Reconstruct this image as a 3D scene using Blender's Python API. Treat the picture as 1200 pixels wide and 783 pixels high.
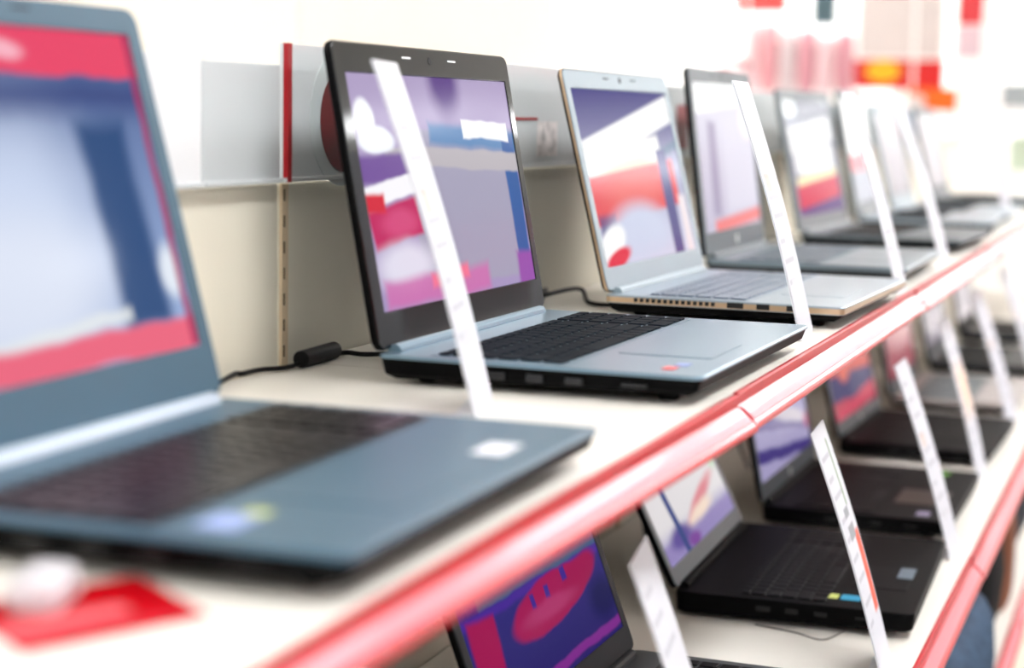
import bpy, bmesh, math, random
from mathutils import Vector, Matrix
random.seed(4)
for o in list(bpy.data.objects): bpy.data.objects.remove(o)
SC = bpy.context.scene
COL = SC.collection
H = 1.15                      # height of the upper shelf board above the floor
LOW = -0.35                   # second shelf relative to the upper one
LOW3 = -0.69                  # third shelf

# ------------------------------------------------------------------ camera
FPX, YAW, PIT, ROL = 2115.15, .3538, .1213, .0184
CAM = Vector((.3224, 0, .2161))
FW = Vector((-math.sin(YAW)*math.cos(PIT), math.cos(YAW)*math.cos(PIT), -math.sin(PIT)))
R0 = Vector((math.cos(YAW), math.sin(YAW), 0)); U0 = R0.cross(FW)
RT = math.cos(ROL)*R0 + math.sin(ROL)*U0
UP = -math.sin(ROL)*R0 + math.cos(ROL)*U0
cd = bpy.data.cameras.new('camera'); co = bpy.data.objects.new('camera', cd); COL.objects.link(co)
co.matrix_world = Matrix(((RT.x, UP.x, -FW.x, CAM.x), (RT.y, UP.y, -FW.y, CAM.y), (RT.z, UP.z, -FW.z, CAM.z+H), (0, 0, 0, 1)))
cd.sensor_fit = 'HORIZONTAL'; cd.sensor_width = 36; cd.lens = FPX*36/1200
cd.clip_start = .02; cd.clip_end = 200
cd.dof.use_dof = True; cd.dof.focus_distance = 1.70; cd.dof.aperture_fstop = 3.2
SC.camera = co
def ray(px, py): return FW + RT*((px-600)/FPX) - UP*((py-391.5)/FPX)
def onz(px, py, z):                       # the point of a horizontal surface (height relative to the upper shelf)
    d = ray(px, py); return CAM + d*((z-CAM.z)/d.z)
def ony(px, py, y):
    d = ray(px, py); return CAM + d*(y/d.y)

# ------------------------------------------------------------------ world, exposure
w = bpy.data.worlds.new('store_light'); SC.world = w; w.use_nodes = True
bg = w.node_tree.nodes['Background']; bg.inputs[0].default_value = (.97, .985, 1, 1); bg.inputs[1].default_value = 1.0
SC.view_settings.view_transform = 'Standard'; SC.view_settings.look = 'None'
SC.view_settings.gamma = 1; SC.view_settings.exposure = 0.0
SC.view_settings.use_curve_mapping = False
LAMP = 19.5                    # emission of the ceiling light panels

# ------------------------------------------------------------------ materials
def lin(c):
    r = [(v/255/12.92 if v/255 <= .04045 else ((v/255+.055)/1.055)**2.4) for v in c]
    return (r[0], r[1], r[2], 1)
MATS = {}
def mat(name, c, rough=.5, metal=0, coat=0, spec=.5, bump=0, bscale=300, var=.05, vscale=8, emit=0, trans=0, ior=1.45):
    if name in MATS: return MATS[name]
    m = bpy.data.materials.new(name); m.use_nodes = True; nt = m.node_tree; N = nt.nodes; L = nt.links
    b = N['Principled BSDF']; b.inputs['Roughness'].default_value = rough; b.inputs['Metallic'].default_value = metal
    b.inputs['Coat Weight'].default_value = coat; b.inputs['Coat Roughness'].default_value = .06
    b.inputs['Specular IOR Level'].default_value = spec; b.inputs['Transmission Weight'].default_value = trans; b.inputs['IOR'].default_value = ior
    tc = N.new('ShaderNodeTexCoord'); no = N.new('ShaderNodeTexNoise'); no.inputs['Scale'].default_value = vscale; no.inputs['Detail'].default_value = 3
    L.new(tc.outputs['Object'], no.inputs['Vector'])
    rp = N.new('ShaderNodeValToRGB'); l = lin(c)
    rp.color_ramp.elements[0].position = .3; rp.color_ramp.elements[1].position = .7
    rp.color_ramp.elements[0].color = tuple(v*(1-var) for v in l[:3])+(1,); rp.color_ramp.elements[1].color = tuple(min(1, v*(1+var)) for v in l[:3])+(1,)
    L.new(no.outputs['Fac'], rp.inputs['Fac']); L.new(rp.outputs['Color'], b.inputs['Base Color'])
    if bump:
        n2 = N.new('ShaderNodeTexNoise'); n2.inputs['Scale'].default_value = bscale; L.new(tc.outputs['Object'], n2.inputs['Vector'])
        bp = N.new('ShaderNodeBump'); bp.inputs['Strength'].default_value = bump; bp.inputs['Distance'].default_value = .001
        L.new(n2.outputs['Fac'], bp.inputs['Height']); L.new(bp.outputs['Normal'], b.inputs['Normal'])
    if emit:
        L.new(rp.outputs['Color'], b.inputs['Emission Color']); b.inputs['Emission Strength'].default_value = emit
    MATS[name] = m; return m

def picture(name, top, bottom, shapes, emit=1.0, rough=.12, spec=.03, aspect=1.6, wobble=0, lit=True):
    """flat print or screen picture, on some screens with store reflections painted in: a vertical gradient with soft boxes and ellipses in UV space
       shape = (kind, cu, cv, half_u, half_v, angle_deg, softness, colour, opacity)"""
    m = bpy.data.materials.new(name); m.use_nodes = True; nt = m.node_tree; N = nt.nodes; L = nt.links
    b = N['Principled BSDF']; b.inputs['Roughness'].default_value = rough; b.inputs['Specular IOR Level'].default_value = spec
    tc = N.new('ShaderNodeTexCoord')
    sc = N.new('ShaderNodeVectorMath'); sc.operation = 'MULTIPLY'; sc.inputs[1].default_value = (aspect, 1, 0); L.new(tc.outputs['UV'], sc.inputs[0])
    vec = sc.outputs[0]
    if wobble:
        no = N.new('ShaderNodeTexNoise'); no.inputs['Scale'].default_value = 4; L.new(vec, no.inputs['Vector'])
        s1 = N.new('ShaderNodeVectorMath'); s1.operation = 'SUBTRACT'; s1.inputs[1].default_value = (.5, .5, .5); L.new(no.outputs['Color'], s1.inputs[0])
        s2 = N.new('ShaderNodeVectorMath'); s2.operation = 'MULTIPLY_ADD'; s2.inputs[1].default_value = (wobble, wobble, 0)
        L.new(s1.outputs[0], s2.inputs[0]); L.new(vec, s2.inputs[2]); vec = s2.outputs[0]
    sp = N.new('ShaderNodeSeparateXYZ'); L.new(tc.outputs['UV'], sp.inputs[0])
    def mix(f, a, bc, op=1):
        x = N.new('ShaderNodeMix'); x.data_type = 'RGBA'; x.clamp_factor = True
        if op < 1:
            mu = N.new('ShaderNodeMath'); mu.operation = 'MULTIPLY'; mu.inputs[1].default_value = op; L.new(f, mu.inputs[0]); f = mu.outputs[0]
        L.new(f, x.inputs[0])
        if isinstance(a, tuple): x.inputs[6].default_value = a
        else: L.new(a, x.inputs[6])
        x.inputs[7].default_value = bc
        return x.outputs[2]
    col = mix(sp.outputs['Y'], lin(bottom), lin(top))
    for s in shapes:
        kind, cu, cv, hu, hv, ang, soft, c = s[:8]; op = s[8] if len(s) > 8 else 1
        v = N.new('ShaderNodeVectorMath'); v.operation = 'SUBTRACT'; v.inputs[1].default_value = (cu*aspect, cv, 0); L.new(vec, v.inputs[0]); q = v.outputs[0]
        if ang:
            r = N.new('ShaderNodeVectorRotate'); r.rotation_type = 'Z_AXIS'; r.inputs['Angle'].default_value = -math.radians(ang); L.new(q, r.inputs['Vector']); q = r.outputs[0]
        mr = N.new('ShaderNodeMapRange'); mr.interpolation_type = 'SMOOTHSTEP'
        if kind == 'box':
            a = N.new('ShaderNodeVectorMath'); a.operation = 'ABSOLUTE'; L.new(q, a.inputs[0])
            d = N.new('ShaderNodeVectorMath'); d.operation = 'SUBTRACT'; d.inputs[1].default_value = (hu*aspect, hv, 0); L.new(a.outputs[0], d.inputs[0])
            x = N.new('ShaderNodeSeparateXYZ'); L.new(d.outputs[0], x.inputs[0])
            mx = N.new('ShaderNodeMath'); mx.operation = 'MAXIMUM'; L.new(x.outputs[0], mx.inputs[0]); L.new(x.outputs[1], mx.inputs[1])
            L.new(mx.outputs[0], mr.inputs[0]); mr.inputs[1].default_value = soft/2; mr.inputs[2].default_value = -soft/2
        else:
            d = N.new('ShaderNodeVectorMath'); d.operation = 'DIVIDE'; d.inputs[1].default_value = (hu*aspect, hv, 1); L.new(q, d.inputs[0])
            le = N.new('ShaderNodeVectorMath'); le.operation = 'LENGTH'; L.new(d.outputs[0], le.inputs[0])
            L.new(le.outputs['Value'], mr.inputs[0]); mr.inputs[1].default_value = 1+soft; mr.inputs[2].default_value = 1-soft
        col = mix(mr.outputs[0], col, lin(c), op)
    if lit:
        b.inputs['Base Color'].default_value = (.006, .006, .008, 1)
        L.new(col, b.inputs['Emission Color']); b.inputs['Emission Strength'].default_value = emit
    else:
        L.new(col, b.inputs['Base Color'])
    return m

# ------------------------------------------------------------------ mesh helpers
def link(name, me, m=None, parent=None, loc=None):
    o = bpy.data.objects.new(name, me); COL.objects.link(o)
    if m and me and not me.materials: me.materials.append(m)
    if parent: o.parent = parent
    if loc: o.location = loc
    return o
def tag(o, label, cat, group=None, kind=None):
    o['label'] = label; o['category'] = cat
    if group: o['group'] = group
    if kind: o['kind'] = kind
    return o
def thing(name, label, cat, loc=(0, 0, 0), rz=0, group=None):
    o = bpy.data.objects.new(name, None); COL.objects.link(o); o.empty_display_size = .05
    o.location = loc; o.rotation_euler = (0, 0, rz); return tag(o, label, cat, group)
def me_from(bm, name, smooth=False):
    bmesh.ops.recalc_face_normals(bm, faces=bm.faces)
    if smooth:
        for f in bm.faces: f.smooth = True
    me = bpy.data.meshes.new(name); bm.to_mesh(me); bm.free(); return me
def add_box(bm, c, s, bev=0, M=None):
    r = bmesh.ops.create_cube(bm, size=1); vs = r['verts']
    bmesh.ops.scale(bm, vec=s, verts=vs); bmesh.ops.translate(bm, vec=c, verts=vs)
    if bev:
        es = list({e for v in vs for e in v.link_edges})
        rb = bmesh.ops.bevel(bm, geom=es, offset=bev, segments=2, affect='EDGES', profile=.6)
        vs = list({v for f in rb['faces'] for v in f.verts} | {v for v in vs if v.is_valid})
    if M is not None: bmesh.ops.transform(bm, matrix=M, verts=vs)
    return vs
def box_me(c, s, bev=0, M=None, name='box'):
    bm = bmesh.new(); add_box(bm, c, s, bev, M); return me_from(bm, name)
def rrect(x0, x1, y0, y1, r, n=5, ins=0):
    x0 += ins; x1 -= ins; y0 += ins; y1 -= ins; r = max(r-ins, .0004); P = []
    for cx, cy, a0 in ((x1-r, y1-r, 0), (x0+r, y1-r, 90), (x0+r, y0+r, 180), (x1-r, y0+r, 270)):
        for k in range(n+1):
            a = math.radians(a0+90*k/n); P.append((cx+r*math.cos(a), cy+r*math.sin(a)))
    return P
def loft_me(rings, name='loft', cap=True, closed=True, smooth=False):
    bm = bmesh.new(); V = [[bm.verts.new(p) for p in r] for r in rings]; n = len(V[0])
    for a, b in zip(V, V[1:]):
        for i in range(n if closed else n-1):
            j = (i+1) % n; bm.faces.new((a[i], a[j], b[j], b[i]))
    if cap: bm.faces.new(V[0][::-1]); bm.faces.new(V[-1])
    return me_from(bm, name, smooth)
def prism_me(profile, y0, y1, name='prism'):                # profile in x,z swept along y
    return loft_me([[(x, y0, z) for x, z in profile], [(x, y1, z) for x, z in profile]], name)
def tube_me(pts, r, n=10, name='tube', sub=6):
    P = [Vector(p) for p in pts]; Q = []
    for i in range(len(P)-1):                                # Catmull-Rom
        p0, p1, p2, p3 = P[max(i-1, 0)], P[i], P[i+1], P[min(i+2, len(P)-1)]
        for k in range(sub):
            t = k/sub; Q.append(.5*((2*p1)+(p2-p0)*t+(2*p0-5*p1+4*p2-p3)*t*t+(3*p1-p0-3*p2+p3)*t**3))
    Q.append(P[-1]); rings = []
    for i, q in enumerate(Q):
        d = (Q[min(i+1, len(Q)-1)]-Q[max(i-1, 0)]).normalized()
        a = d.cross(Vector((0, 0, 1))); a = a.normalized() if a.length > 1e-4 else Vector((1, 0, 0)); b = d.cross(a)
        rings.append([q+(a*math.cos(2*math.pi*k/n)+b*math.sin(2*math.pi*k/n))*r for k in range(n)])
    return loft_me(rings, name, smooth=True)
def cyl_me(p, q, r, n=16, name='cyl', r2=None):
    p, q = Vector(p), Vector(q); d = (q-p).normalized(); a = d.orthogonal().normalized(); b = d.cross(a); r2 = r if r2 is None else r2
    R = lambda c, k: [c+(a*math.cos(2*math.pi*i/n)+b*math.sin(2*math.pi*i/n))*k for i in range(n)]
    e = min(r*.15, (q-p).length*.2)
    return loft_me([R(p, r-e), R(p+d*e, r), R(q-d*e, r2), R(q, r2-e)], name)

# ------------------------------------------------------------------ room
M_floor = mat('floor_tile', (196, 192, 186), .35, var=.04, vscale=2)
M_white = mat('white_paint', (246, 244, 240), .6, var=.01)
M_cream = mat('cream_paint', (248, 238, 222), .6, var=.01)
def struct(name, me, m): o = link(name, me, m); o['kind'] = 'structure'; return o
fl = struct('floor', box_me((1, 8, -.05), (16, 26, .1)), M_floor)
cl = struct('ceiling', box_me((1, 8, 3.25), (16, 26, .1)), M_white)
wf = struct('wall_far', box_me((1, 21.1, 1.6), (16, .2, 3.2)), M_white)
wl = struct('wall_left', box_me((-7.1, 8, 1.6), (.2, 26, 3.2)), M_white)

# ceiling light panels, rows along the aisle
M_lampcase = mat('lamp_housing', (235, 235, 235), .4)
M_lamp = mat('lamp_diffuser', (252, 253, 255), .5, emit=LAMP, var=0)
case = box_me((0, 0, .03), (.5, 1.9, .06), .006); case.materials.append(M_lampcase)
dif = box_me((0, 0, -.006), (.44, 1.82, .012), .003); dif.materials.append(M_lamp)
ORD = ['first', 'second', 'third', 'fourth', 'fifth', 'sixth', 'seventh', 'eighth']
rows = {-5.2: 'added row along the left wall', -2.6: 'row behind the laptop shelf', 1.0: 'row over the aisle', 4.4: 'row beyond the opposite shelves'}  # left wall row is added to brighten the background
for x, rn in rows.items():
    for k in range(8):
        t = thing('ceiling_lamp', ORD[k]+' light panel from the camera end, '+rn, 'ceiling lamp', (x, -2.2+2.9*k, 3.14), 0, 'ceiling lights, '+rn)
        link('housing', case, None, t); link('diffuser', dif, None, t)

for k in range(5):  # extra lamp row, added only to whiten the far wall
    t = thing('ceiling_lamp', ORD[k]+' light panel from the left in the added row brightening the far wall', 'ceiling lamp', (-5.4+2.3*k, 20.3, 3.14), math.pi/2, 'added lights along the far wall')
    link('housing', case, None, t); link('diffuser', dif, None, t)

# square store column behind the shelving
cb = bmesh.new(); add_box(cb, (-1.55, 2.72, 1.6), (1.5, 1.04, 3.2), .01)
struct('wall_column', me_from(cb, 'column'), M_cream)

# ------------------------------------------------------------------ laptop shelving, bay by bay
M_shelf = mat('shelf_laminate', (244, 240, 231), .32, var=.015, vscale=5)
M_back = mat('back_panel_paint', (236, 230, 212), .5, var=.03, vscale=4)
M_red = mat('red_rail_plastic', (186, 6, 22), .3, coat=.05, spec=.25, var=.04)
M_slot = mat('upright_steel', (222, 200, 166), .45)
M_dark = mat('slot_dark', (110, 92, 68), .7)
M_acr = mat('frosted_acrylic', (206, 211, 212), .25, var=.01)
XB = -.386
RAIL = [(-.002, .0005), (.001, .0005), (.0022, -.0008), (.0022, -.0078), (.0012, -.0095), (.0028, -.0108), (.0175, -.0228), (.0190, -.0245), (.0190, -.0272), (.0175, -.0285), (.004, -.0285), (-.002, -.026)]
STRIP = [(.0036, -.0108), (.0148, -.0200), (.0152, -.0196), (.0100, -.0148), (.0042, -.0102)]
RAILX = {0: 0., LOW: .089, LOW3: .075}
M_strip = mat('label_strip_pink', (216, 96, 110), .36, coat=.12, spec=.4, var=.03)
PLACES = ['outermost, below the red leaflet', 'under the slate laptop at the left', 'between the two sharp rail joints', 'third, just past the second rail joint', 'fourth along', 'fifth along', 'last before the white column']
LEVEL = {0: 'upper white shelf board with red rail, ', LOW: 'middle white shelf board with red rail, ', LOW3: 'lowest white shelf board with red rail, '}
for b in range(7):
    ya, yb = .384+b-1, 1.384+b-1; ym = (ya+yb)/2; g = .0012
    for z, xf in RAILX.items():
        t = thing('shelf', LEVEL[z]+PLACES[b], 'shelf', ((XB+xf)/2, ym, H+z-.03), 0, 'shelf boards of the laptop display')
        ox = -(XB+xf)/2; dx = .0012*(b % 2)
        near = [(.008, .62), (0, 1)] if (b == 1 and z == 0) else ([(.008, .62)]*2 if (b == 0 and z == 0) else [(0, 1)]*2)
        rings = lambda prof, e: [[((x*k+xf+dx+ox-o), yy, (zz-dx*.6)*k+.03) for x, zz in prof] for yy, (o, k) in ((-.5+e, near[0]), (.5-e, near[1]))]
        hw = (xf-XB-.004)/2
        link('board', loft_me([[(-hw, yy, 0), (hw-o, yy, 0), (hw-o, yy, .03), (-hw, yy, .03)] for yy, (o, k) in ((-.5+g, near[0]), (.5-g, near[1]))]), M_shelf, t)
        rl = link('price_rail', loft_me(rings(RAIL, .0024)), M_red, t)
        link('label_strip', loft_me(rings(STRIP, .0055)), M_strip, rl)
    t = thing('back_panel', 'beige back panel of the laptop shelving, '+PLACES[b].replace('below the red leaflet', 'at the left edge').replace('under', 'behind').replace('between the two sharp rail joints', 'behind the glossy black and silver laptops').replace('just past the second rail joint', 'behind the pale lilac screen'), 'panel', (XB-.012, ym-.031, 0), 0, 'back panels of the laptop shelving')
    link('panel', box_me((0, 0, .655), (.02, 1-2*g, 1.30), .002), M_back, t)
    up = link('upright', box_me((.0112, -.493, .73), (.003, .012, 1.15), .001), M_slot, t)
    for k in range(7): link('slot', box_me((.0130, -.496, 1.295-.022*k), (.0012, .0022, .010)), M_dark, up)
    tag(link('plinth', box_me((-.15, ym, .06), (.45, 1-2*g, .12), .003), M_back), 'beige plinth at the foot of the laptop shelving, '+['first', 'second', 'third', 'fourth', 'fifth', 'sixth', 'seventh'][b]+' from the camera', 'plinth', 'plinths under the laptop shelving')

# header boards standing along the top of the back panel
def header(y0, y1, z1, label, m, x=XB+.004):
    t = thing('header_board', label, 'sign board', (x, (y0+y1)/2, H+.156), 0, 'header boards along the back panel')
    link('board', box_me((0, 0, (z1-.156)/2), (.004, y1-y0, z1-.156), .001), m, t)
    link('ledge', box_me((.002, 0, .002), (.008, y1-y0, .004), .001), M_acr, t)
    return t
M_hd = mat('header_white', (238, 239, 240), .35, var=.01)
header(.40, 1.212, .256, 'plain white header board behind the nearest laptop', M_hd)
header(1.215, 1.340, .253, 'short pale grey header board left of the red strip', M_acr)
hb = header(1.345, 2.36, .271, 'pale header board with red end strip and dark red disc', M_acr)
M_rs = mat('red_print', (160, 10, 22), .4); M_maroon = mat('maroon_print', (96, 8, 16), .4); M_grn = mat('grey_ring_print', (188, 196, 196), .4)
def hpart(name, c, s, m): return link(name, box_me(c, s), m, hb)
hpart('red_strip', (.0035, -.5035, .0575), (.006, .007, .115), M_rs)
def disc_me(c, rx, rz, th, n=40):
    R = lambda x, k: [(x, c[1]+rx*k*math.cos(2*math.pi*i/n), c[2]+rz*k*math.sin(2*math.pi*i/n)) for i in range(n)]
    return loft_me([R(c[0], 1), R(c[0]+th, 1)])
link('printed_ring', disc_me((.002, -.396, .054), .063, .060, .0006), M_grn, hb)
link('printed_disc', disc_me((.0027, -.392, .052), .048, .046, .0006), M_maroon, hb)
hpart('printed_line', (.0024, .075, .055), (.0008, .09, .003), M_rs)
hpart('printed_photo', (.0024, .155, .032), (.0008, .07, .04), mat('photo_print', (214, 206, 204), .4, var=.5, vscale=60))
h3 = header(2.372, 3.37, .262, 'pale header board behind the third and fourth laptops', M_acr)
link('printed_panel', box_me((.0024, -.26, .045), (.0008, .06, .065)), mat('dusty_red_print', (176, 92, 94), .5), h3)
header(3.384, 4.37, .25, 'pale header board behind the fifth and sixth laptops', M_acr)
hb2 = header(4.384, 5.37, .25, 'far pale header board with pink and red print', M_acr)
for y, c, wd in ((-.42, (236, 170, 160), .12), (-.25, (224, 120, 112), .1), (-.08, (198, 40, 48), .12), (.1, (196, 208, 226), .18), (.28, (214, 128, 96), .1), (.4, (226, 150, 60), .08)):
    link('printed_panel', box_me((.0024, y, .048), (.0008, wd, .08)), mat('hp%d' % int(y*100), c, .5), hb2)
header(5.384, 6.37, .25, 'last pale header board before the white column', M_acr)

# ------------------------------------------------------------------ laptops
M_key = mat('key_black', (13, 13, 15), .5, spec=.12, var=.06)
M_keyg = mat('key_graphite', (20, 27, 34), .6, spec=.05, var=.06)
M_rub = mat('rubber', (9, 9, 9), .8, spec=.2)
M_port = mat('port_black', (8, 8, 9), .6)
M_chrome = mat('chrome', (222, 226, 230), .18, metal=1)
M_logo = mat('logo_silver', (228, 232, 234), .3, metal=.4)
ROWS = [([1]*15, .62, [1]*4), ([1]*13+[2], 1, [1]*4), ([1.5]+[1]*12+[1.5], 1, [1]*4), ([1.75]+[1]*11+[2.25], 1, [1]*4), ([2.25]+[1]*10+[2.75], 1, [1]*4), ([1.25, 1, 1, 1.25, 5, 1.25, 1, 1, 1.25, 1], 1, [2, 1, 1])]
def make_laptop(label, px, py, zs, rot, th, W, D, L, c):
    """local frame: x from -D (hinge) to 0 (front edge), y 0..W, z 0 = shelf"""
    h = c.get('h', .024); fb = c.get('front_lift', .0035)
    root = thing('laptop', label, 'laptop', (px, py, H+zs), rot, c['group'])
    mb, ml, mz = c['base'], c['lid'], c['bezel']; mund = c.get('under', mb)
    def sl(x): return .004+fb*max(0, (x+D)/D)**1.6            # underside rises to the front
    r = c.get('r', .012)
    pl = lambda ins: rrect(-D, 0, 0, W, r, 6, ins)
    split = c.get('split')
    if split:                                                  # light top shell over a dark tapered tray
        base = link('base', loft_me([[(x, y, h-split) for x, y in pl(.0005)], [(x, y, h-split+.001) for x, y in pl(0)], [(x, y, h-.0012) for x, y in pl(0)], [(x, y, h) for x, y in pl(.0012)]]), mb, root)
        if c.get('band'): link('side_band', loft_me([[(x, y, h-split+.0008) for x, y in pl(-.0003)], [(x, y, h-.0022) for x, y in pl(-.0003)]], cap=False), c['band'], base)
        link('bottom_tray', loft_me([[(x, y, sl(x)) for x, y in pl(.012)], [(x, y, min(h-split-.001, sl(x)+.004)) for x, y in pl(.005)], [(x, y, h-split) for x, y in pl(.0015)]]), mund, base)
    else:
        base = link('base', loft_me([[(x, y, sl(x)) for x, y in pl(.008)], [(x, y, sl(x)+.003) for x, y in pl(.002)], [(x, y, max(sl(x)+.0035, h-.007)) for x, y in pl(.0)], [(x, y, h-.0012) for x, y in pl(0)], [(x, y, h) for x, y in pl(.0012)]]), mb, root)
    for fx in (-D+.03, -.035):
        for fy in (.035, W-.035):
            link('rubber_foot', cyl_me((fx, fy, 0), (fx, fy, sl(fx)+.0045), .008, 12), M_rub, base)
    # ports and vent slots on the near side
    if c.get('ports', True):
        zc = h-.0105 if not c.get('vents') else h-split/2
        for (x, wd, hh) in c.get('portlist', ((-D*.62, .016, .006), (-D*.5, .014, .006), (-D*.38, .014, .005), (-D*.2, .02, .003))):
            link('port', box_me((x, .0022 if split and not c.get('vents') else .0006, zc), (wd, .0028, hh), .0006), c.get('portm', M_port), base)
        if c.get('vents'):
            for k in range(14):
                link('vent_slot', box_me((-D+.035+.0066*k, .0006, zc), (.0042, .0028, .0042)), M_port, base)
    # keyboard well and keys
    nump = c.get('numpad', True); k0, k1 = c.get('kx', (-D+.045, -D+.153)); ya, yb = .016, W-.016
    kb = link('keyboard', loft_me([[(x, y, h-.0004) for x, y in rrect(k0-.004, k1+.004, ya-.003, yb+.003, .004, 3)], [(x, y, h+.0003) for x, y in rrect(k0-.004, k1+.004, ya-.003, yb+.003, .004, 3)]]), c.get('well', mb), root)
    tot = 15 + (4.35 if nump else 0); u = (yb-ya)/tot; rh = (k1-k0)/5.62; x = k0
    cache = {}; bmk = bmesh.new() if not c.get('keys') else None
    for main, rr, num in ROWS:
        y = ya; seq = [(wd, 0) for wd in main]
        if nump: seq += [(.35, 1)] + [(wd, 0) for wd in num]
        for wd, gap in seq:
            if not gap:
                kw, kd = wd*u-.0028, rr*rh-.0028
                if bmk is None:
                    key = (wd, rr)
                    if key not in cache:
                        cache[key] = loft_me([[(a, b_, 0) for a, b_ in rrect(-kd/2, kd/2, -kw/2, kw/2, .0016, 1)], [(a, b_, .0012) for a, b_ in rrect(-kd/2, kd/2, -kw/2, kw/2, .0016, 1)], [(a, b_, .0017) for a, b_ in rrect(-kd/2, kd/2, -kw/2, kw/2, .0016, 1, .0006)]])
                        cache[key].materials.append(c.get('key', M_key))
                    link('key', cache[key], None, kb, (x+rr*rh/2, y+wd*u/2, h+.0002))
                else:
                    add_box(bmk, (x+rr*rh/2, y+wd*u/2, h+.001), (kd, kw, .0016))
            y += wd*u
        x += rr*rh
    if bmk: ks = link('keys', me_from(bmk, 'keys'), c.get('key', M_key), kb); ks['kind'] = 'stuff'
    # touchpad
    ty = W*(.40 if nump else .5); t0, t1 = c.get('tx', (k1+.016, -.020))
    tp = link('touchpad', loft_me([[(a, b_, h-.0003) for a, b_ in rrect(t0, t1, ty-.052, ty+.052, .004, 3)], [(a, b_, h+.0003) for a, b_ in rrect(t0, t1, ty-.052, ty+.052, .004, 3)], [(a, b_, h+.0005) for a, b_ in rrect(t0, t1, ty-.052, ty+.052, .004, 3, .0005)]]), c.get('pad', mb), root)
    if c.get('button'):
        link('pad_button', box_me(((t1-.008), ty+.027, h+.0008), (.018, .05, .001)), c['button'], tp)
    for (sx, sy, sw, sd, m) in c.get('stickers', ()):
        link('sticker', box_me((sx, sy, h+.0004), (sd, sw, .0004)), m, root)
    # hinge bar between deck and lid
    hr = c.get('hinge_r', .0055)
    link('hinge_cover', loft_me([[(-D+.006+hr*1.1*math.cos(a), y, h+.0005+hr*math.sin(a)) for a in [2*math.pi*i/12 for i in range(12)]] for y in (.022, .025, W-.025, W-.022)]), c.get('hinge', mz), root)
    # lid, tilted back about the hinge line
    up = Vector((-math.sin(th), 0, math.cos(th))); n = Vector((math.cos(th), 0, math.sin(th))); O = Vector((-D+.003, 0, h+.002))
    def q(y, v, d): p = O+up*v+n*d; return (p.x, y, p.z)
    tl = c.get('lid_t', .008)
    lr = lambda ins: rrect(0, W, 0, L, c.get('lr', .010), 6, ins)
    lid = link('lid', loft_me([[q(a, b_, -tl) for a, b_ in lr(.004)], [q(a, b_, -tl+.002) for a, b_ in lr(.0008)], [q(a, b_, -.002) for a, b_ in lr(0)], [q(a, b_, -.0006) for a, b_ in lr(.0006)]]), ml, root)
    if c.get('trim'): link('lid_trim', loft_me([[q(a, b_, -.0032) for a, b_ in lr(-.0002)], [q(a, b_, -.0004) for a, b_ in lr(-.0002)]], cap=False), c['trim'], lid)
    bl, br, bt, bb = c.get('margins', (.018, .018, .024, .026))
    sx0, sx1, sy0, sy1 = bl, W-br, bb, L-bt
    def outer(d, ins): return [q(a, b_, d) for a, b_ in lr(ins)]
    def inner(d, e=0): return [q(a, b_, d) for a, b_ in rrect(sx0-e, sx1+e, sy0-e, sy1+e, .0006, 6)]
    bzm = loft_me([outer(-.0007, .0012), outer(.0003, .0012), outer(.0008, .0018), inner(.0008, .0008), inner(-.0006, 0)], cap=False)
    bez = link('bezel', bzm, mz, lid)
    bm = bmesh.new(); uvl = bm.loops.layers.uv.new('UVMap')
    vs = [bm.verts.new(q(a, b_, -.0003)) for a, b_ in ((sx0, sy0), (sx1, sy0), (sx1, sy1), (sx0, sy1))]
    f = bm.faces.new(vs)
    for lp, uv in zip(f.loops, ((0, 0), (1, 0), (1, 1), (0, 1))): lp[uvl].uv = uv
    me = bpy.data.meshes.new('screen'); bm.to_mesh(me); bm.free()
    link('screen', me, c['pic'], lid)
    if c.get('webcam', True):
        link('webcam', cyl_me(q(W/2, L-bt*.45, .0002), q(W/2, L-bt*.45, .0013), .0035, 14), M_port, lid)
        for s in (-.05, .05):
            a = Vector(q(W/2+s, L-bt*.4, .0006)); bmm = box_me((0, 0, 0), (.0012, .018, .0016)); bmm.transform(Matrix.Translation(a) @ Matrix.Rotation(-th, 4, 'Y')); link('microphone_slit', bmm, c.get('mic', M_port), lid)
    if c.get('logo'):
        lw, lh, ly = c['logo']; a = Vector(q(ly*W, bb*.5, .0009)); nn = 20
        link('logo', loft_me([[q(ly*W+lw*math.cos(2*math.pi*i/nn), bb*.5+lh*math.sin(2*math.pi*i/nn), d) for i in range(nn)] for d in (.0006, .0012)]), M_logo, lid)
    return root

UPG = 'laptops on the upper shelf'; LOG = 'laptops on the lower shelf'
slate = mat('slate_plastic', (66, 96, 114), .36, spec=.35, var=.03)
slate2 = mat('slate_deck_metal', (116, 142, 158), .30, metal=.5, var=.03)
gloss = mat('gloss_black_bezel', (8, 11, 14), .06, coat=.3, spec=.4, var=.02)
black = mat('black_plastic', (5, 5, 6), .5, spec=.07, var=.05, bump=.1)
blackm = mat('black_brushed', (9, 9, 11), .5, spec=.08, var=.05)
silver = mat('silver_metal', (160, 176, 188), .28, metal=.6, var=.02)
silverb = mat('silver_bezel', (152, 168, 176), .35, metal=.15, var=.02)
gold = mat('champagne_metal', (206, 178, 146), .3, metal=.7, var=.03)
greyp = mat('grey_plastic', (88, 98, 104), .4, var=.03)
greyb = mat('grey_bezel', (108, 118, 122), .35, var=.03)
dgrey = mat('dark_grey_plastic', (40, 44, 48), .4, spec=.3, var=.04)
brownpad = mat('brown_touchpad', (44, 30, 25), .35, spec=.3)
bluebtn = mat('blue_grey_button', (92, 110, 124), .3)
st_w = mat('sticker_white', (238, 240, 246), .4); st_b = mat('sticker_blue', (150, 170, 220), .4); st_r = mat('sticker_red', (226, 92, 92), .4)
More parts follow.
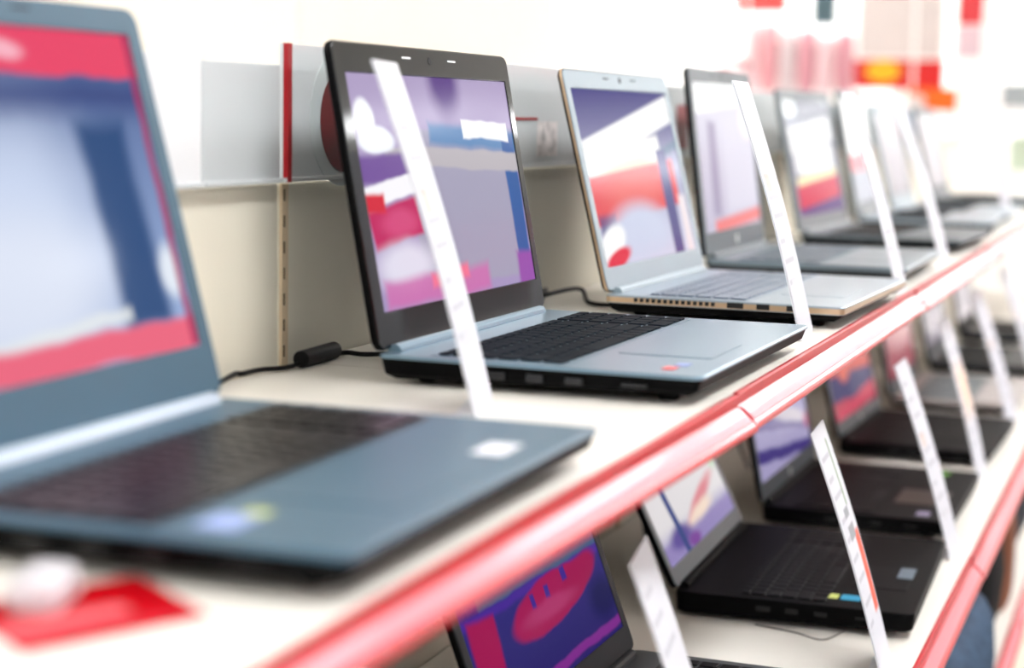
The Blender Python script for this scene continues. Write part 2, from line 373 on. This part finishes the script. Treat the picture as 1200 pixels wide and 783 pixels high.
st_c = mat('sticker_cyan', (40, 150, 190), .4); st_y = mat('sticker_yellow', (190, 200, 110), .4); st_g = mat('sticker_green', (110, 190, 60), .4)

P1 = picture('screen_red_banner_blue_photo', (58, 84, 140), (160, 182, 222), [
    ('ell', .50, .42, .26, .32, 0, .7, (206, 218, 242), .95), ('ell', .45, .25, .3, .2, 0, .6, (226, 232, 246), .8), ('box', .60, .80, .45, .045, 0, .12, (44, 60, 120), .8),
    ('box', .835, .40, .08, .32, 3, .09, (34, 72, 122), .95), ('ell', .955, .25, .035, .08, 0, .5, (236, 242, 250), .9), ('box', .55, .115, .24, .018, 3, .03, (232, 236, 236), .8),
    ('box', .5, .045, .6, .05, 0, .03, (236, 104, 128)), ('box', .5, .93, .6, .072, 0, .02, (233, 70, 104)), ('ell', .575, .925, .05, .03, 0, .5, (248, 180, 196)), ('box', .985, .5, .012, .5, 0, .01, (170, 44, 90), .8)], wobble=.05)
P2 = picture('screen_collage_painted_reflections', (172, 156, 194), (166, 150, 192), [  # displayed picture mixed with painted reflections: lamp spot, red blotch, lilac haze
    ('box', .62, .40, .36, .36, 0, .03, (164, 160, 184)), ('box', .72, .72, .30, .05, -3, .05, (86, 132, 182)), ('box', .95, .34, .045, .40, 0, .03, (44, 92, 160)), ('box', .95, .05, .06, .10, 0, .05, (150, 80, 170)),
    ('ell', .56, .99, .09, .16, 0, .5, (86, 50, 130)), ('box', .64, .62, .5, .045, -2, .02, (186, 180, 186)), ('box', .80, .755, .16, .042, -2, .02, (252, 252, 252)),
    ('ell', .06, .80, .055, .09, 0, .2, (250, 252, 255)), ('ell', .11, .72, .10, .06, 0, .2, (246, 250, 255)), ('box', .13, .60, .17, .06, 3, .04, (118, 84, 156)), ('box', .13, .50, .17, .045, 8, .02, (250, 248, 252)),
    ('box', .15, .36, .14, .085, 8, .03, (196, 36, 96)), ('box', .05, .45, .05, .04, 0, .03, (214, 40, 60)), ('ell', .17, .36, .10, .06, 0, .5, (224, 90, 140), .6), ('ell', .17, .17, .16, .10, 0, .5, (226, 222, 238)), ('box', .35, .06, .32, .06, 0, .06, (206, 112, 176), .9), ('box', .42, .10, .12, .03, 4, .04, (240, 120, 150))], wobble=.04)
P3 = picture('screen_red_white_painted_reflections', (66, 62, 132), (214, 214, 234), [  # reflected lamp bands, red fascia and dark column painted as screen emission
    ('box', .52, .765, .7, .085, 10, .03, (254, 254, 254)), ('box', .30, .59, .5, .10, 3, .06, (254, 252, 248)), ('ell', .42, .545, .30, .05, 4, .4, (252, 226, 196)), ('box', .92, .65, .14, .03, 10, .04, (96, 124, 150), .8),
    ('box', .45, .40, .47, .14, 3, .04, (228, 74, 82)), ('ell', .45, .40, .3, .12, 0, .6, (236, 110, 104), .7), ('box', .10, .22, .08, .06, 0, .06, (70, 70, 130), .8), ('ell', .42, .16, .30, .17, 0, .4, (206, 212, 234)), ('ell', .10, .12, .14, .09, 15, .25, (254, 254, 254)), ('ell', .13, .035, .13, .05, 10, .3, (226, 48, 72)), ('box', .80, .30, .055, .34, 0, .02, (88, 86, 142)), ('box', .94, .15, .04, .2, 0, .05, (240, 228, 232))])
P4 = picture('screen_lilac_painted_haze', (206, 204, 220), (184, 176, 200), [('box', .45, .93, .6, .10, 3, .04, (252, 254, 254)), ('box', .24, .42, .07, .32, -3, .06, (150, 138, 172)), ('box', .72, .45, .3, .35, 0, .2, (206, 202, 220)), ('box', .62, .05, .45, .045, 2, .05, (226, 96, 100)), ('ell', .9, .75, .12, .12, 0, .5, (250, 232, 226))])  # white band and lilac tone are reflected store light painted into the emission
P5 = picture('screen_painted_glare_over_red', (150, 156, 170), (70, 50, 120), [('ell', .5, .92, .5, .10, 0, .2, (110, 112, 130)), ('ell', .12, .93, .14, .08, 0, .3, (240, 246, 248)), ('box', .5, .70, .46, .11, 4, .05, (255, 255, 255)), ('box', .5, .48, .42, .13, 0, .06, (254, 254, 252)), ('box', .5, .31, .44, .05, 3, .04, (254, 240, 190)), ('box', .5, .19, .46, .10, 3, .04, (214, 44, 84)), ('box', .5, .03, .5, .05, 3, .05, (84, 56, 130))])  # white areas are a store reflection painted in above the red content
P6 = picture('screen_painted_glare_red_grey', (252, 252, 252), (170, 170, 190), [('box', .5, .75, .6, .3, 0, .05, (255, 255, 255)), ('box', .5, .38, .6, .10, 2, .04, (230, 84, 108)), ('box', .5, .14, .6, .16, 0, .06, (148, 154, 174))])  # upper white is a reflection of the bright store, painted as emission
Q1 = picture('screen_purple_map', (52, 50, 140), (38, 30, 104), [
    ('box', .56, .535, .5, .018, -1, .03, (150, 20, 90)), ('box', .58, .485, .46, .032, -1, .02, (70, 96, 130)), ('box', .5, .435, .6, .022, -1, .03, (72, 40, 150)), ('ell', .58, .33, .30, .115, 4, .10, (164, 18, 84)), ('ell', .80, .35, .16, .075, 12, .2, (160, 16, 80)), ('box', .10, .24, .08, .20, -6, .04, (164, 18, 82)), ('box', .45, .37, .015, .035, 0, .02, (64, 40, 140)), ('box', .56, .37, .015, .03, 0, .02, (64, 40, 140)), ('box', .70, .41, .017, .035, 0, .02, (64, 40, 140)),
    ('ell', .55, .30, .18, .04, 0, .5, (182, 60, 116), .7), ('ell', .93, .19, .10, .10, 0, .5, (20, 20, 84)), ('box', .72, .045, .35, .022, 0, .02, (128, 40, 140)), ('box', .30, .85, .4, .1, 0, .1, (90, 60, 150))], wobble=.04, emit=.9)
Q2 = picture('screen_pale_with_blue_line', (232, 230, 226), (150, 140, 190), [
    ('box', .50, .30, .6, .16, 0, .14, (226, 222, 224)), ('ell', .62, .20, .26, .045, 12, .5, (220, 130, 140)), ('ell', .55, .13, .2, .05, 5, .5, (244, 222, 204)), ('box', .5, .055, .55, .05, 0, .06, (146, 132, 186)), ('ell', .24, .10, .14, .06, 0, .5, (92, 76, 150)), ('box', .235, .28, .028, .34, 11, .025, (46, 66, 128)), ('ell', .38, .035, .08, .04, 0, .5, (120, 60, 150)), ('ell', .95, .38, .05, .08, 0, .5, (190, 220, 190))], emit=.95, wobble=.03)
Q3 = picture('screen_lilac_bands', (176, 170, 206), (168, 160, 200), [('box', .2, .48, .35, .10, -8, .06, (66, 58, 130)), ('ell', .42, .47, .13, .06, 0, .4, (160, 40, 110)), ('ell', .55, .36, .5, .06, -12, .4, (214, 206, 216)), ('box', .6, .25, .55, .02, -8, .04, (120, 112, 160)), ('box', .5, .09, .55, .045, -6, .03, (62, 46, 126)), ('ell', .98, .2, .05, .06, 0, .5, (200, 90, 140))], emit=.9, wobble=.05)
Q4 = picture('screen_orange_navy_crimson', (222, 96, 84), (190, 28, 74), [('box', .5, .45, .6, .14, 0, .05, (216, 92, 82)), ('box', .5, .23, .6, .11, -3, .04, (42, 30, 100)), ('ell', .35, .36, .12, .08, 0, .3, (226, 110, 96)), ('box', .5, .06, .6, .06, 4, .03, (200, 24, 76))], emit=.9, wobble=.06)
Q5 = picture('screen_dusty_pink', (196, 120, 128), (176, 84, 98), [('ell', .6, .5, .4, .3, 0, .6, (206, 140, 146))], emit=.85)
Q6 = picture('screen_grey_lilac', (196, 188, 200), (150, 140, 150), [('box', .5, .3, .2, .3, 0, .3, (170, 160, 176))], emit=.8)

def L1P(px, py): p = onz(px, py, .024); return (p.x+.006, p.y-.695)
make_laptop('slate grey laptop at the left edge, red banner on its screen', -.006, .695, 0, .006, .26, .362, .267, .264, dict(group=UPG, base=slate, lid=slate, bezel=slate, well=mat('well_black', (10, 10, 13), .3, spec=.3), key=mat('key_gloss', (14, 14, 17), .3, spec=.35), pic=P1, margins=(.016, .016, .019, .036), hinge=mat('hinge_silver', (200, 214, 228), .3, metal=.3), hinge_r=.0065, kx=(-.217, -.112), stickers=[tuple(v)+m for v, m in ((L1P(585, 527), (.036, .020, st_w)), (L1P(268, 612), (.03, .022, st_b)), (L1P(303, 602), (.014, .012, st_y)))], h=.024, lr=.012, r=.006, under=black, split=.003, button=None))
make_laptop('dark slate laptop with glossy black bezel, second from the left on the upper shelf', -.005, 1.297, 0, -.012, .19, .385, .268, .251, dict(group=UPG, base=slate2, lid=black, bezel=gloss, well=mat('deck_slate_dark', (112, 138, 154), .3, metal=.5), key=M_keyg, pic=P2, keys=True, margins=(.020, .014, .026, .030), stickers=((-.035, .035, .017, .010, st_r), (-.031, .058, .017, .010, st_b)), under=black, split=.003, hinge=slate2, mic=M_logo, portm=mat('port_grey', (26, 27, 30), .4), r=.008))
make_laptop('silver laptop with champagne edges and side vents, painted red and white reflections on screen', .001, 1.857, 0, -.025, .245, .383, .26, .248, dict(group=UPG, base=silver, band=gold, lid=black, trim=gold, bezel=silverb, well=silver, key=mat('key_bluegrey', (120, 134, 150), .35), pic=P3, margins=(.016, .016, .022, .026), under=black, split=.009, vents=True, portlist=((-.115, .018, .006), (-.085, .014, .006), (-.05, .02, .006)), hinge=silverb, pad=silver, lid_t=.007, r=.007))
make_laptop('dark grey laptop with a round logo below its screen with painted lilac haze', -.013, 2.40, 0, .006, .135, .381, .273, .261, dict(group=UPG, base=mat('grey_blue_deck', (120, 136, 146), .3, metal=.4), lid=black, bezel=greyp, well=slate, key=mat('key_slate', (84, 100, 112), .4), pic=P4, logo=(.007, .007, .5), margins=(.018, .018, .02, .032), under=dgrey, split=.007, hinge=greyp))
make_laptop('light grey laptop with painted white glare over a red stripe, fifth on the upper shelf', -.015, 3.025, 0, -.045, .207, .376, .27, .246, dict(group=UPG, base=greyp, lid=greyb, bezel=greyb, well=slate, key=M_key, pic=P5, margins=(.018, .018, .018, .026), under=black, split=.006))
make_laptop('grey laptop with white glare painted on its screen, behind the third price card', -.02, 3.617, 0, .03, .206, .375, .264, .256, dict(group=UPG, base=silver, lid=greyb, bezel=greyb, well=greyp, key=M_keyg, pic=P6, margins=(.018, .018, .018, .026), under=black, split=.006))
make_laptop('small pale laptop far along the upper shelf, beside the last price card', -.03, 4.03, 0, 0, .25, .36, .25, .235, dict(group=UPG, base=silver, lid=silverb, bezel=silverb, well=greyp, key=M_keyg, pic=Q6))
make_laptop('farthest laptop on the upper shelf, near the white column', -.03, 4.70, 0, 0, .25, .37, .25, .235, dict(group=UPG, base=greyp, lid=dgrey, bezel=greyp, well=dgrey, key=M_key, pic=Q6))

make_laptop('black laptop with a purple and crimson screen, nearest on the lower shelf', .075, 1.349, LOW, -.014, .363, .38, .26, .25, dict(group=LOG, base=mat('deck_grey', (92, 96, 98), .35, metal=.4), lid=black, bezel=dgrey, well=dgrey, key=M_key, keys=True, pic=Q1, margins=(.014, .014, .02, .026), under=black, split=.006, kx=(-.215, -.100)))
make_laptop('black laptop with grey bezel and blue-line picture, second on the lower shelf', .074, 1.958, LOW, .03, .454, .38, .269, .25, dict(group=LOG, base=black, lid=black, bezel=greyb, well=blackm, key=M_key, keys=True, pic=Q2, margins=(.014, .014, .02, .022), button=bluebtn, pad=blackm, stickers=((-.075, .045, .022, .022, st_c), (-.095, .045, .02, .012, st_y)), h=.030, hinge=black, kx=(-.195, -.098)))
make_laptop('black laptop with lilac screen and brown touchpad, third on the lower shelf', .052, 2.452, LOW, -.003, .2, .38, .259, .25, dict(group=LOG, base=blackm, lid=black, bezel=greyp, well=black, key=M_key, pic=Q3, logo=(.008, .006, .5), pad=brownpad, stickers=((-.05, .345, .02, .016, st_g), (-.04, .04, .026, .018, mat('sticker_lilac', (150, 140, 170), .4))), margins=(.014, .014, .02, .026), h=.028, hinge=black))
make_laptop('black laptop with orange, navy and crimson screen, fourth on the lower shelf', .048, 3.018, LOW, -.027, .262, .38, .25, .25, dict(group=LOG, base=blackm, lid=black, bezel=greyb, well=black, key=M_key, pic=Q4, logo=(.007, .006, .5), margins=(.014, .014, .02, .026), h=.026, hinge=black))
make_laptop('silver-decked laptop with dusty pink screen, fifth on the lower shelf', .045, 3.575, LOW, 0, .17, .38, .245, .25, dict(group=LOG, base=mat('warm_silver', (196, 190, 188), .35, metal=.3), lid=dgrey, bezel=greyp, well=greyb, key=greyb, pic=Q5, under=black, split=.007))
make_laptop('black laptop with a grey lilac screen, sixth on the lower shelf', .045, 4.15, LOW, 0, .2, .38, .245, .25, dict(group=LOG, base=dgrey, lid=black, bezel=greyp, well=black, key=M_key, pic=Q6, under=black))
make_laptop('far black laptop at the end of the lower shelf', .045, 4.75, LOW, 0, .2, .38, .245, .25, dict(group=LOG, base=dgrey, lid=black, bezel=black, well=black, key=M_key, pic=Q6, under=black))

# ------------------------------------------------------------------ leaning price cards
M_edge = mat('card_edge', (216, 218, 224), .4, var=.01)
M_clear = mat('clear_foot', (236, 238, 238), .3)
def cardpic(name, extra):
    rnd = random.Random(name); sh = []
    for k in range(9):
        v = .90-.085*k-.02*rnd.random(); wd = .14+.2*rnd.random()
        sh.append(('box', .1+wd, v, wd, .010, 0, .01, (176, 178, 186), .7))
    return picture(name, (216, 218, 224), (212, 214, 222), sh+extra, lit=False, rough=.35, aspect=.4)
STD = [('box', .30, .60, .16, .035, 0, .01, (214, 190, 176), .7), ('box', .55, .20, .3, .022, 0, .01, (206, 208, 214), .9)]
ORANGE = [('box', .82, .38, .14, .17, 0, .02, (232, 96, 72)), ('box', .72, .80, .04, .14, 0, .02, (120, 150, 110)), ('box', .55, .56, .2, .03, 0, .01, (150, 154, 160)), ('box', .55, .64, .16, .02, 0, .01, (150, 154, 160))]
PEACH = [('box', .6, .55, .38, .14, 0, .2, (246, 214, 190))]
def price_card(x, y, zs, rot, th, label, pic, w=.094, h=.262, grp='price cards'):
    t = thing('price_card', label, 'price card', (x, y, H+zs), rot, grp)
    up = Vector((-math.sin(th), 0, math.cos(th))); n = Vector((math.cos(th), 0, math.sin(th))); O = Vector((0, 0, .0015))
    S = 12; bend = lambda k: .004*math.sin(math.pi*k/S)
    q = lambda yy, k, d: O+up*(h*k/S)+n*(d+bend(k))+Vector((0, yy, 0))
    link('card', loft_me([[q(-w/2, k, -.0008), q(w/2, k, -.0008), q(w/2, k, .0006), q(-w/2, k, .0006)] for k in range(S+1)]), M_edge, t)
    bm = bmesh.new(); ul = bm.loops.layers.uv.new('UVMap'); V = [[bm.verts.new(q(s*(w/2-.001), k*.99+.06, .0009)) for s in (-1, 1)] for k in range(S+1)]
    for k in range(S):
        f = bm.faces.new((V[k][0], V[k][1], V[k+1][1], V[k+1][0]))
        for lp, uv in zip(f.loops, ((0, k/S), (1, k/S), (1, (k+1)/S), (0, (k+1)/S))): lp[ul].uv = uv
    me = bpy.data.meshes.new('print'); bm.to_mesh(me); bm.free(); link('printed_face', me, pic, t)
    link('foot', box_me((-.008, 0, .0010), (.018, w*.8, .002), .0006), M_clear, t)
    return t
CP, CO, CQ = cardpic('card_print', STD), cardpic('card_print_orange', ORANGE), cardpic('card_print_peach', PEACH)
for x, y, z, r, th, lb, pc in [
    (-.150, 1.222, 0, .24, .297, 'white price card leaning in front of the glossy black laptop', CP),
    (-.022, 1.782, 0, .067, .292, 'white price card between the slate and the silver laptop on the upper shelf', CP),
    (-.006, 2.318, 0, .016, .305, 'white price card right of the silver laptop, above the second rail joint', CP),
    (-.032, 2.955, 0, -.03, .338, 'white price card in front of the light grey laptop with the red stripe', CP),
    (-.071, 4.475, 0, -.12, .247, 'farthest white price card on the upper shelf', CP),
    (.043, 1.262, LOW, .16, .316, 'white price card before the purple-screened laptop on the lower shelf', CP),
    (.062, 1.845, LOW, .061, .316, 'price card with an orange-red patch on the lower shelf', CO),
    (.067, 2.396, LOW, -.013, .321, 'price card before the brown-touchpad laptop on the lower shelf', CP),
    (.048, 2.930, LOW, -.047, .287, 'price card with a peach tint before the orange-screened laptop', CQ),
    (.046, 3.490, LOW, -.1, .321, 'price card between the fourth and fifth lower-shelf laptops', CP),
    (.046, 4.06, LOW, -.1, .321, 'farthest price card on the lower shelf', CP)]:
    price_card(x, y, z, r, th, lb, pc)

# ------------------------------------------------------------------ cables
M_cab = mat('cable_black', (10, 10, 11), .5, spec=.25)
def cable(pts, r, label):
    me = tube_me([(p[0], p[1], p[2]+H) for p in pts], r); o = link('power_cable', me, M_cab); return tag(o, label, 'cable', 'laptop power cables')
S = lambda px, py, z=.0035: tuple(onz(px, py, 0))[:2]+(z,)
def SX(px, py, x=-.378):
    d = ray(px, py); p = CAM + d*((x-CAM.x)/d.x); return (p.x, p.y, max(p.z, .004))
cable([(-.264, 1.090, .012), (-.290, 1.100, .009), (-.335, 1.112, .005), SX(270, 441), SX(284, 438), SX(306, 437), S(335, 436), S(362, 428), S(402, 418), S(430, 420), (-.30, 1.47, .004)], .0022, 'black cable running from the nearest laptop along the back panel')
a, b_ = S(352, 432, .0075), S(392, 420, .0075)
tag(link('ferrite_bead', cyl_me((a[0], a[1], H+.0075), (b_[0], b_[1], H+.0075), .0075, 18), M_cab), 'black ferrite bead on the cable left of the glossy laptop', 'cable bead')
tag(link('power_plug', cyl_me((-.252, 1.064, H+.013), (-.264, 1.092, H+.012), .0055, 16, r2=.004), M_cab), 'black plug at the back corner of the nearest laptop', 'plug')
cable([(-.29, 1.70, .005), S(640, 346, .006), (-.335, 1.86, .018), S(678, 350, .012), S(690, 358), (-.275, 1.94, .004)], .0026, 'black cable looping on the shelf between the slate and silver laptops')
SL = lambda px, py, z=LOW+.004: tuple(onz(px, py, LOW))[:2]+(z,)
cable([(-.31, 1.62, LOW+.004), (-.34, 1.80, LOW+.06), (-.36, 1.90, LOW+.10), (-.35, 2.02, LOW+.05), (-.34, 2.10, LOW+.004)], .0028, 'black cable hanging behind the lower-shelf price card at the left')
cable([(-.33, 2.30, LOW+.004), (-.36, 2.38, LOW+.07), (-.355, 2.50, LOW+.08), (-.33, 2.56, LOW+.02)], .0028, 'black cable behind the blue-line laptop on the lower shelf')
cable([(-.31, 2.83, LOW+.004), (-.36, 2.92, LOW+.06), (-.35, 3.03, LOW+.03)], .0028, 'black cable behind the brown-touchpad laptop on the lower shelf')
tag(link('security_wire', tube_me([tuple(p) for p in [Vector(SL(x, y, LOW+.0012))+Vector((0, 0, H)) for x, y in ((885, 733), (930, 742), (964, 751), (990, 740))]], .0009, 6), mat('wire_grey', (120, 116, 110), .4)), 'thin grey wire lying before the blue-line laptop', 'wire')

# ------------------------------------------------------------------ red leaflet and white tag by the nearest laptop
PL = picture('leaflet_print', (176, 4, 16), (180, 8, 24), [('box', .36, .40, .34, .10, 0, .04, (226, 110, 118)), ('box', .45, .10, .5, .06, 0, .1, (206, 50, 66), .8)], lit=False, rough=.4, aspect=1)
bm = bmesh.new(); ul = bm.loops.layers.uv.new('UVMap')
q4 = [onz(-30, 742, 0), onz(246, 723, 0), onz(160, 676, 0), onz(-90, 700, 0)]
q4[0] = onz(26, 768, 0); q4[3] = q4[0]+(q4[2]-q4[1]); cen = sum(q4, Vector())/4
lo = [bm.verts.new((p.x-cen.x, p.y-cen.y, .0003)) for p in q4]; hi = [bm.verts.new((p.x-cen.x, p.y-cen.y, .0009)) for p in q4]
fc = bm.faces.new(hi)
for lp, uv in zip(fc.loops, ((0, 0), (1, 0), (1, 1), (0, 1))): lp[ul].uv = uv
bm.faces.new(lo[::-1])
for i in range(4): bm.faces.new((lo[i], lo[(i+1) % 4], hi[(i+1) % 4], hi[i]))
me = me_from(bm, 'leaflet'); tag(link('leaflet', me, PL, None, (cen.x, cen.y, H)), 'red leaflet lying on the shelf before the nearest laptop', 'leaflet')
c0 = onz(52, 708, 0)
t = thing('security_tag', 'small white security tag on the red leaflet', 'security tag', (c0.x, c0.y, H+.0009), .3); t.scale = (1.2, 1.25, 1.1)
link('body', loft_me([[(x, y, 0) for x, y in rrect(-.010, .010, -.016, .016, .006, 5, .001)], [(x, y, .002) for x, y in rrect(-.010, .010, -.016, .016, .006, 5)], [(x, y, .010) for x, y in rrect(-.010, .010, -.016, .016, .006, 5)], [(x, y, .013) for x, y in rrect(-.010, .010, -.016, .016, .006, 5, .003)]]), mat('tag_white', (206, 204, 208), .35), t)
link('cap', cyl_me((0, 0, .0125), (0, 0, .0145), .006, 18), mat('tag_grey', (214, 212, 216), .4), t)

# ------------------------------------------------------------------ bags on the third shelf
def bag(label, loc, sz, m, rz=0, ribs=0, handle=None, name='laptop_bag'):
    t = thing(name, label, 'bag', (loc[0], loc[1], H+LOW3), rz, 'bags on the third shelf'); sx, sy, sz_ = sz; rings = []
    n = 28
    for k in range(n+1):
        u = -1+2*k/n; y = u*sy/2; e = (1-abs(u)**3.2)**.5 if abs(u) < 1 else .02; e = max(e, .03)
        wob = 1+(.045*math.cos(k*math.pi) if ribs else 0)
        rings.append([(sx/2*e**.7*wob*math.copysign(abs(math.cos(a))**.6, math.cos(a)), y, sz_/2+sz_/2*(e*wob if math.sin(a) > 0 else 1)*math.copysign(abs(math.sin(a))**.6, math.sin(a))) for a in [2*math.pi*i/20 for i in range(20)]])
    for r in rings:
        for i, p in enumerate(r): r[i] = (p[0], p[1], max(0, p[2]))
    link('body', loft_me(rings, smooth=True), m, t)
    link('zip', tube_me([(sx*.32, -sy*.42, sz_*.62), (sx*.42, -sy*.2, sz_*.78), (sx*.42, sy*.2, sz_*.78), (sx*.32, sy*.42, sz_*.62)], .003, 6), M_cab, t)
    if handle: link('handle', tube_me([(0, -.06, sz_*.96), (0, -.05, sz_+.03), (0, .05, sz_+.03), (0, .06, sz_*.96)], .006, 8), handle, t)
    return t
navy = mat('navy_knit', (58, 80, 104), .75, var=.25, vscale=60, bump=.6, bscale=180)
blackc = mat('black_cloth', (10, 10, 12), .8, spec=.2)
bag('blue ribbed fabric bag on the lowest shelf', (-.055, 2.60, 0), (.30, .62, .22), navy, 0, 1)
bag('black bag behind the blue ribbed bag', (-.11, 3.14, 0), (.36, .44, .25), blackc, 0)
bag('tan leather pouch leaning on the black bags', (.035, 3.46, 0), (.06, .15, .21), mat('tan_leather', (132, 80, 54), .5, var=.1), .1)
bag('black bag behind the tan pouch', (-.16, 3.50, 0), (.30, .26, .27), blackc, 0)
bag('dark navy bag beyond the tan pouch', (-.10, 3.90, 0), (.32, .5, .30), mat('dark_navy_cloth', (30, 38, 50), .7), 0)

# ------------------------------------------------------------------ far part of the store
def card_stand(name, label, cat, px0, py0, px1, py1, y, th, bits, base, zfoot=True):
    a, b2 = ony(px0, py1, y), ony(px1, py0, y); W_, H_ = b2.x-a.x, b2.z-a.z
    t = thing(name, label, cat, ((a.x+b2.x)/2, y, 0), 0, 'far store signs')
    link('panel', box_me((0, 0, H+a.z+H_/2), (W_, th, H_), .004), base, t)
    for nm, u0, v0, u1, v1, m, kind in bits:
        cx, cz, w_, h_ = ((u0+u1)/2-.5)*W_, H+a.z+(v0+v1)/2*H_, (u1-u0)*W_, (v1-v0)*H_
        if kind == 'ell': link(nm, loft_me([[(cx+w_/2*math.cos(2*math.pi*i/28), -th/2+d, cz+h_/2*math.sin(2*math.pi*i/28)) for i in range(28)] for d in (.001, -.006)]), m, t)
        else: link(nm, box_me((cx, -th/2-.002, cz), (w_, .006, h_)), m, t)
    if name == 'hanging_sign':
        for u in (-.4, .4): link('rod', cyl_me((u*W_, 0, H+b2.z-.005), (u*W_, 0, 3.2), .006, 8), M_white, t)
    elif zfoot:
        link('post', box_me((0, .02, (H+a.z)/2), (.05, .05, H+a.z)), M_white, t); link('base', box_me((0, .02, .015), (.4, .35, .03), .005), M_white, t)
    return t
cR, cY, cO, cPk, cPl = mat('sign_red', (196, 22, 22), .4), mat('sign_yellow', (224, 168, 0), .4), mat('sign_orange', (226, 96, 6), .4), mat('sign_pink', (214, 130, 134), .4), mat('sign_pale', (206, 194, 190), .5)
cDk, cGr = mat('sign_teal_dark', (70, 96, 104), .5), mat('sign_grey', (150, 156, 158), .5)
card_stand('promotion_sign', 'large white sign with red band and yellow oval in the background', 'sign', 1001, -120, 1116, 104, 8.2, .03, [('red_band', 0, 0, 1, .155, cR, 'box'), ('yellow_oval', .13, .035, .52, .155, cY, 'ell'), ('pale_print', .04, .17, .96, .98, cPl, 'box')], M_white)
card_stand('hanging_sign', 'orange sign under the red-banded white sign in the background', 'sign', 1062, 104, 1122, 142, 8.0, .03, [('white_patch', .0, .2, .35, .8, cPl, 'box')], cO)
card_stand('hanging_sign', 'narrow sign, red above pale pink, beside the large white sign', 'sign', 1120, -60, 1158, 70, 6.6, .03, [('red_panel', .05, .32, .95, 1, mat('sign_soft_red', (210, 60, 66), .5), 'box'), ('pale_panel', .05, .02, .95, .3, mat('sign_lilac_white', (212, 184, 192), .5), 'box')], M_white)
card_stand('hanging_sign', 'red fascia sign at the top edge of the background', 'sign', 862, -50, 924, 15, 9.5, .05, [('lower_edge', 0, 0, 1, .08, mat('sign_dull_red', (206, 80, 84), .5), 'box')], mat('sign_salmon', (206, 70, 66), .5))
card_stand('hanging_sign', 'dark teal sign at the top edge of the background', 'sign', 952, -20, 982, 30, 9.0, .05, [], cDk)
card_stand('hanging_sign', 'dark red low sign behind the dark grey laptop', 'sign', 842, 72, 878, 81, 7.5, .03, [], mat('sign_maroon', (150, 20, 44), .5))
# shelf of pink packages behind the upper shelf
ua, ub = ony(866, 108, 8.6), ony(998, 108, 8.6)
t = thing('product_stand', 'white stand carrying pink packages in the background', 'stand', ((ua.x+ub.x)/2, 8.7, 0))
link('board', box_me((0, 0, H+ua.z-.015), (ub.x-ua.x+.06, .3, .03), .003), M_white, t)
link('cabinet', box_me((0, .0, (H+ua.z-.03)/2), (ub.x-ua.x, .28, H+ua.z-.03), .004), M_white, t)
pk = [mat('pack_pale_pink', (224, 190, 194), .4), mat('pack_pink', (214, 150, 156), .4), mat('pack_rose', (204, 142, 152), .4), mat('pack_grey', (206, 188, 190), .4)]
DESC = ['pale pink pouch, leftmost on the far white stand', 'pink pouch second from the left on the far stand', 'pale grey pouch in the middle of the far stand', 'rose pouch right of the pale grey pouch on the far stand', 'pale pink pouch second from the right on the far stand', 'rose pouch at the right end of the far stand']
for k in range(6):
    x = ua.x+.045+(ub.x-ua.x-.09)*k/5; hh = (.33, .33, .29, .30, .27, .29)[k]; m = pk[(0, 1, 3, 2, 0, 2)[k]]
    o = thing('package', DESC[k], 'package', (x, 8.64, H+ua.z), 0, 'pink packages on the far stand')
    rg = []
    for j in range(9):
        v = j/8; tx = .046*(1-.15*(abs(v-.5)*2)**3); ty = .035*(1-abs(2*v-1)**2.5)+.003
        rg.append([(tx*math.cos(2*math.pi*i/16), ty*math.sin(2*math.pi*i/16), v*hh) for i in range(16)])
    link('pouch', loft_me(rg, smooth=True), m, o)
    link('header_tab', box_me((0, 0, hh*.93), (.07, .01, hh*.12), .002), cR if k % 2 else cPk, o)
# white column at the end of the shelving and dim goods behind it
cb = bmesh.new(); q0, q1 = ony(1122, 100, 6.9), ony(1166, 100, 6.9)
add_box(cb, ((q0.x+q1.x)/2, 7.05, 1.6), (q1.x-q0.x, .3, 3.2), .006); struct('wall_column_far', me_from(cb, 'columnf'), M_white)
q0 = ony(1190, 108, 9.4); 
for (px, py, w_, h_, m, nm, lb, cat) in [(1192, 112, .16, .12, cGr, 'dark_monitor', 'grey monitor far beyond the end of the shelf', 'monitor'), (1196, 180, .10, .16, mat('far_green', (186, 200, 178), .6), 'green_box', 'pale green box far beyond the end of the shelf', 'box')]:
    yy = 9.4 if nm == 'dark_monitor' else 8.6; p = ony(px, py, yy); zb = p.z-h_/2+H
    t = thing(nm, lb, cat, (p.x, yy, zb))
    link('body', box_me((0, 0, h_/2), (w_, .1, h_), .006), m, t); link('front', box_me((0, -.052, h_/2), (w_*.86, .006, h_*.8), .002), cGr if nm == 'dark_monitor' else m, t)
    t = thing('far_table', 'pale table under the '+lb.split(' far')[0]+' in the distance', 'table', (p.x, yy, 0))
    link('top', box_me((0, 0, zb-.02), (w_+.04, .3, .04), .004), M_white, t)
    for sx in (-1, 1): link('leg', box_me((sx*(w_/2), 0, (zb-.04)/2), (.03, .28, zb-.04), .003), M_white, t)

# ------------------------------------------------------------------ shelving on the other side of the aisle (out of view; the screens barely reflect it)
for k in range(6):
    y = -1+2.4*k
    t = thing('aisle_gondola', 'white shelving with red header across the aisle, place %s along' % ['one', 'two', 'three', 'four', 'five', 'six'][k], 'shelving', (2.45, y+1.2, 0), 0, 'shelving across the aisle')
    link('back', box_me((.2, 0, .95), (.04, 2.36, 1.9), .004), mat('aisle_back', (96, 92, 96), .6), t)
    for z in (.15, .55, .95, 1.35): link('shelf_board', box_me((0, 0, z), (.4, 2.36, .03), .003), M_white, t)
    link('red_header', box_me((.16, 0, 1.75), (.06, 2.36, .3), .004), cR, t)
